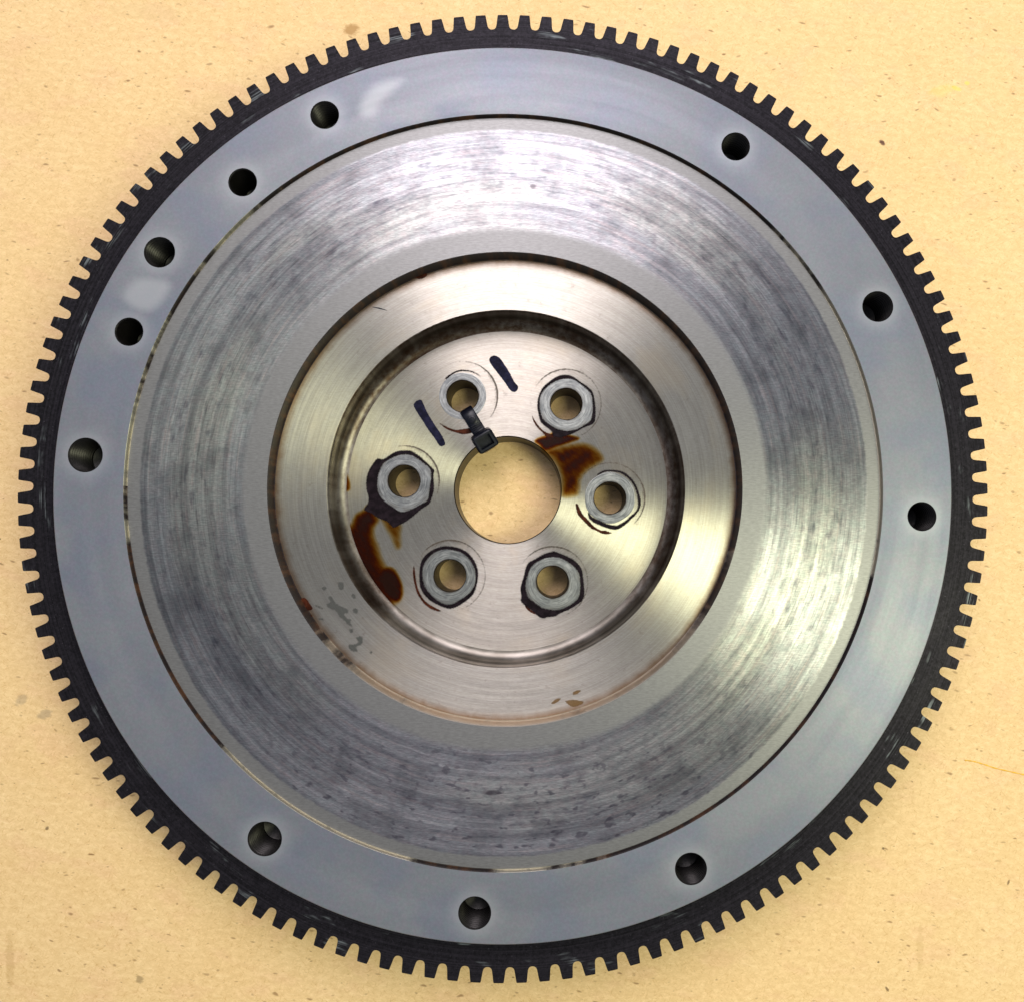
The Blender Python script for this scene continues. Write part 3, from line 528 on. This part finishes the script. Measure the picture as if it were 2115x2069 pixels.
# hub floor
RH = 17.1; RB = 5.1
bolts = D['bolts']
v, f = plate(ZH, 51.4, RH+.3, [(x, y, RB+.2) for x, y in bolts], 480)
mesh('hub_face', v, f, M['hub'], fw, 0)
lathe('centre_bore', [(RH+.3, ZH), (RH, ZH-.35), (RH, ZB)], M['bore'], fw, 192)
v, f = plate(ZB, 58.0, RH, [(x, y, RB) for x, y in bolts], 192, up=False)
n0 = len(v); v2, f2 = lathe_data([(58.0, ZB), (60, 2.0), (112, 3.0), (116, 8.0)], 192)
mesh('back_face', v+v2, f+[tuple(i+n0 for i in q) for q in f2], M['back'], fw)
for i, (x, y) in enumerate(bolts):
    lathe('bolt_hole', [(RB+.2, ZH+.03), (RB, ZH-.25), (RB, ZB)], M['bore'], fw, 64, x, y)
    # seat pressed by the bolt head: a thin polished land round the hole, six-cornered like the head
    n = 72; vs, fs = [], []
    sp = D['oil_rings'][str(i)]['i']
    if sp:
        q = sorted((math.atan2(b-y, a-x), math.hypot(a-x, b-y)) for a, b in smooth_poly(sp, 4)); qa_, qr_ = [e[0] for e in q], [e[1] for e in q]
        seat_r = lambda t: float(np.interp((t+math.pi) % (2*math.pi)-math.pi, qa_, qr_, period=2*math.pi))+.1
    else: seat_r = lambda t, k=i: (8.15+.12*math.cos(6*t+3)) if k else 7.6
    for k in range(n):
        t = 2*math.pi*k/n
        rh = seat_r(t)
        for r, z in ((RB+.2, ZH+.03), (rh-.12, ZH+.03), (rh, ZH+.004)): vs.append((r*math.cos(t), r*math.sin(t), z))
    for k in range(n):
        l = (k+1) % n
        for q in range(2): fs.append((k*3+q, k*3+q+1, l*3+q+1, l*3+q))
    mesh('bolt_seat', vs, fs, M['seat'], fw, 0).location = (x*MM, y*MM, 0)
    ringp = D['oil_rings'][str(i)]
    po, pi_ = smooth_poly(ringp['o'], 3), (smooth_poly(ringp['i'], 3) if ringp['i'] else None)
    def dens(P, po=po, pi_=pi_):
        d = sdf(P, po)
        if pi_ is not None: d = np.minimum(d, -sdf(P, pi_))
        return S(d, -.38, .50)
    film('oil_ring', dens, bbox([po], .6), .24, ZH+.06, M['oil'], fw)
    # faint brown halo left by the washer face
    ph = rng.uniform(0, 6.28)
    def halo(P, x=x, y=y, ph=ph):
        d = np.hypot(P[:, 0]-x, P[:, 1]-y); t = np.arctan2(P[:, 1]-y, P[:, 0]-x)
        g = np.exp(-((d-11.3)/.30)**2)+.35*np.exp(-((d-10.6)/.4)**2)
        return g*np.clip(.30+.55*np.cos(t-.8)+.3*np.sin(2*t+ph), 0, 1)
    film('oil_halo', halo, (x-12.2, y-12.2, x+12.2, y+12.2), .24, ZH+.045, M['halo'], fw)

# marker strokes, oil stains, drips
for p in D['marker']:
    q = smooth_poly(p, 3)
    film('marker_stroke', lambda P: S(sdf(P, q), -.2, .25), bbox([q], .6), .22, ZH+.05, M['ink'], fw)
qa, qb, qc = smooth_poly(D['stain_a'], 3), smooth_poly(D['stain_a_branch'], 3), smooth_poly(D['stain_a_core'], 3)
def stain_a(P):
    a, b, c = sdf(P, qa), sdf(P, qb), sdf(P, qc)
    left = S(-(P[:, 0]*math.cos(R(200))+P[:, 1]*math.sin(R(200))), -48, -38)
    top = S(P[:, 1]*.8-P[:, 0]*.2, -4.5, 3.5)
    d = S(a, -1.0, 2.6)*(1.15+.9*S(a, .8, 4.0)+1.4*top)+S(b, -1.0, 2.2)*.8+S(c, -1.2, 1.6)*2.8
    return d
o = film('oil_stain', stain_a, bbox([qa, qb], 1.6), .3, ZH+.04, M['amber'], fw)
o['label'] = 'large dark brown oil stain at the edge of the recess'
q1, q2 = smooth_poly(D['stain_b'], 3), smooth_poly(D['stain_b_dark'], 3)
def stain_b(P):
    a, b = sdf(P, q1), sdf(P, q2)
    streak = .5+.5*np.sin((P[:, 0]*.75-P[:, 1]*1.0)*1.25+1.0)
    return S(a, -.8, 2.0)*(.75+1.2*S(a, .6, 3.4)*(1-.6*streak))+S(b, -.7, 1.5)*3.4
o = film('oil_stain', stain_b, bbox([q1, q2], 1.6), .3, ZH+.04, M['amber'], fw)
o['label'] = 'amber oil stain beside the centre bore'
for p in D['streaks']:
    q = smooth_poly(p, 3)
    film('oil_drip', lambda P: S(sdf(P, q), -.35, .45), bbox([q], .8), .22, ZH+.052, M['drip'], fw)
qs = [smooth_poly(p, 3) for p in D['specks']]
film('grey_speck', lambda P: np.maximum.reduce([S(sdf(P, q), -.55, .8) for q in qs]), bbox(qs, 1), .3, ZI+.03, M['speck'], fw)
qk = [smooth_poly(p, 3) for p in D['chips']]
for q in qk: film('oil_drip', lambda P: S(sdf(P, q), -.25, .3), bbox([q], .6), .2, ZI+.035, M['drip'], fw)
q9 = smooth_poly(D['scratch'], 2)
film('scratch_mark', lambda P: S(sdf(P, q9), -.08, .1), bbox([q9], .5), .1, ZI+.03, M['ink'], fw)
q8 = smooth_poly(D['patina'], 3)
film('oil_stain', lambda P: S(sdf(P, q8), -.5, .9)*1.3, bbox([q8], 1), .3, ZH+.04, M['amber'], fw)['label'] = 'small brown oil patch at the left edge of the recess floor'
qr = [smooth_poly(p, 3) for p in D['rust']]
film('rust_spot', lambda P: np.maximum.reduce([S(sdf(P, q), -.3, .4) for q in qr]), bbox(qr, 1), .3, ZI+.03, M['rust'], fw)

# ------------------------------------------------------------------ cable tie looped through a bolt hole and the centre bore
A = Vector((bolts[0][0], bolts[0][1], 0)); 
B0, B1 = Vector(D['tie'][1]), Vector(D['tie'][-1])
dr = (B1-B0).normalized(); nr = Vector((-dr.y, dr.x))
tie = empty('cable_tie', (B0.x*MM, B0.y*MM, (ZH+DZ)*MM))
tag(tie, 'black nylon cable tie looped from an upper bolt hole to the centre bore', 'cable tie')
def local(o):
    o.parent = tie; o.matrix_parent_inverse = Matrix.Translation(-Vector(tie.location)); return o
Lh = (B1-B0).length
path = [(u, z+ZH-11) for u, z in [(-1.6, .2), (-1.5, 6.0), (-1.25, 9.2), (-.6, 11.4), (.6, 12.5), (2.2, 12.75), (4.0, 12.6), (5.6, 12.3), (7.5, 12.3)]]
def band(path, w, th):
    vs, fs = [], []
    for i, (u, z) in enumerate(path):
        a = Vector(path[max(i-1, 0)]); b = Vector(path[min(i+1, len(path)-1)]); t = (b-a).normalized(); nn = Vector((-t.y, t.x))
        for sw, st in ((-.5, -.5), (-.5, .3), (-.42, .5), (.42, .5), (.5, .3), (.5, -.5)):
            q = B0+dr*(u+nn.x*st*th)+nr*(sw*w); vs.append((q.x, q.y, z+nn.y*st*th))
    k = 6
    for i in range(len(path)-1):
        for j in range(k): fs.append((i*k+j, i*k+(j+1) % k, (i+1)*k+(j+1) % k, (i+1)*k+j))
    fs += [tuple(range(k-1, -1, -1)), tuple((len(path)-1)*k+j for j in range(k))]
    return vs, fs
def smooth_path(p, k=4):
    out = []
    for i in range(len(p)-1):
        p0, p1, p2, p3 = (Vector(p[max(i-1, 0)]), Vector(p[i]), Vector(p[i+1]), Vector(p[min(i+2, len(p)-1)]))
        for j in range(k):
            t = j/k; out.append(tuple(.5*((2*p1)+(p2-p0)*t+(2*p0-5*p1+4*p2-p3)*t*t+(3*p1-p0-3*p2+p3)*t**3)))
    return out+[p[-1]]
def fix_normals(o):
    bm = bmesh.new(); bm.from_mesh(o.data); bmesh.ops.recalc_face_normals(bm, faces=bm.faces); bm.to_mesh(o.data); bm.free()
v, f = band(smooth_path(path), 4.3, 1.2)
o = mesh('strap', v, f, M['plastic'], None, 40); fix_normals(o); local(o)
path2 = [(u, z+ZH-11) for u, z in [(8.6, 12.0), (10.6, 11.6), (11.9, 10.2), (12.3, 7.0), (12.3, 1.0)]]
v, f = band(smooth_path(path2), 4.3, 1.2)
o = mesh('strap_tail', v, f, M['plastic'], None, 40); fix_normals(o); local(o)
def dimple():
    vs, fs = [], []; c = B0+dr*3.2
    n = 24; prof = [(q, z+ZH-11) for q, z in [(1.25, 13.22), (1.1, 13.42), (.85, 13.46), (.62, 13.2), (.5, 12.9)]]
    for r, z in prof:
        for k in range(n):
            t = 2*math.pi*k/n; vs.append((c.x+r*math.cos(t), c.y+r*math.sin(t), z))
    for i in range(len(prof)-1):
        for k in range(n): fs.append((i*n+k, i*n+(k+1) % n, (i+1)*n+(k+1) % n, (i+1)*n+k))
    fs.append(tuple((len(prof)-1)*n+k for k in range(n)))
    return vs, fs
v, f = dimple(); o = mesh('strap_boss', v, f, M['plastic'], None, 40); local(o)
# moulded ratchet ridges across the strap
vs, fs = [], []
for i in range(4):
    u = 4.9+i*.62; b = len(vs)
    for du, dw, z in ((-.2, -1.5, 0), (-.2, 1.5, 0), (.2, 1.5, 0), (.2, -1.5, 0), (.05, -1.4, .34), (.05, 1.4, .34), (.2, 1.4, .34), (.2, -1.4, .34)):
        q = B0+dr*(u+du)+nr*dw; vs.append((q.x, q.y, ZH+1.95+z-.06*i))
    fs += [tuple(b+k for k in f) for f in ((4, 5, 6, 7), (0, 1, 5, 4), (1, 2, 6, 5), (2, 3, 7, 6), (3, 0, 4, 7))]
o = mesh('strap_ridges', vs, fs, M['plastic'], None, 0); fix_normals(o); local(o)
# head: rounded block with the slot the strap passes through
bm = bmesh.new()
bmesh.ops.create_cube(bm, size=1.0)
for vtx in bm.verts: vtx.co = Vector((vtx.co.x*6.2, vtx.co.y*7.2, vtx.co.z*5.0))
top = [q for q in bm.faces if q.normal.z > .9]
r = bmesh.ops.inset_region(bm, faces=top, thickness=.9, depth=0)
top = [q for q in bm.faces if q.normal.z > .9 and abs(q.calc_center_median().x) < .1 and abs(q.calc_center_median().y) < .1]
bmesh.ops.inset_region(bm, faces=top, thickness=.15, depth=-2.2)
outer = [e for e in bm.edges if all(abs(abs(q.co.x)-3.1) < 1e-4 or abs(abs(q.co.y)-3.6) < 1e-4 for q in e.verts)]
bmesh.ops.bevel(bm, geom=outer, offset=1.3, segments=4, profile=.6, affect='EDGES')
hc = B0+dr*(Lh-1.3)
rot = Euler((0, R(20), math.atan2(dr.y, dr.x))).to_matrix().to_4x4()
for vtx in bm.verts:
    q = rot@vtx.co; vtx.co = Vector(((q.x+hc.x)*MM, (q.y+hc.y)*MM, (q.z+ZH+2.4+DZ)*MM))
me = bpy.data.meshes.new('head'); bm.to_mesh(me); bm.free()
local(link('head', me, M['plastic'], None, 40))

# ------------------------------------------------------------------ stray yellow fibre on the board
pts = D['thread']
cu = []
vs, fs = [], []
def cr(p0, p1, p2, p3, t): return .5*((2*p1)+(p2-p0)*t+(2*p0-5*p1+4*p2-p3)*t*t+(3*p1-p0-3*p2+p3)*t**3)
PP = [Vector(p) for p in pts]; line = []
for i in range(len(PP)-1):
    for j in range(5): line.append(cr(PP[max(i-1, 0)], PP[i], PP[i+1], PP[min(i+2, len(PP)-1)], j/5))
for i, p in enumerate(line):
    t = (line[min(i+1, len(line)-1)]-line[max(i-1, 0)]).normalized(); nn = Vector((-t.y, t.x))
    rr = .16+.07*math.sin(i*1.7)
    for k in range(6):
        a = math.pi*2*k/6; q = p+nn*rr*math.cos(a); vs.append((q.x, q.y, .16+rr*.7*math.sin(a)))
for i in range(len(line)-1):
    for k in range(6): fs.append((i*6+k, i*6+(k+1) % 6, (i+1)*6+(k+1) % 6, (i+1)*6+k))
o = mesh('fibre', vs, fs, M['yellow'], None, 60, 0.0)
tag(o, 'thin yellow fibre lying on the bare board right of the gear', 'fibre')
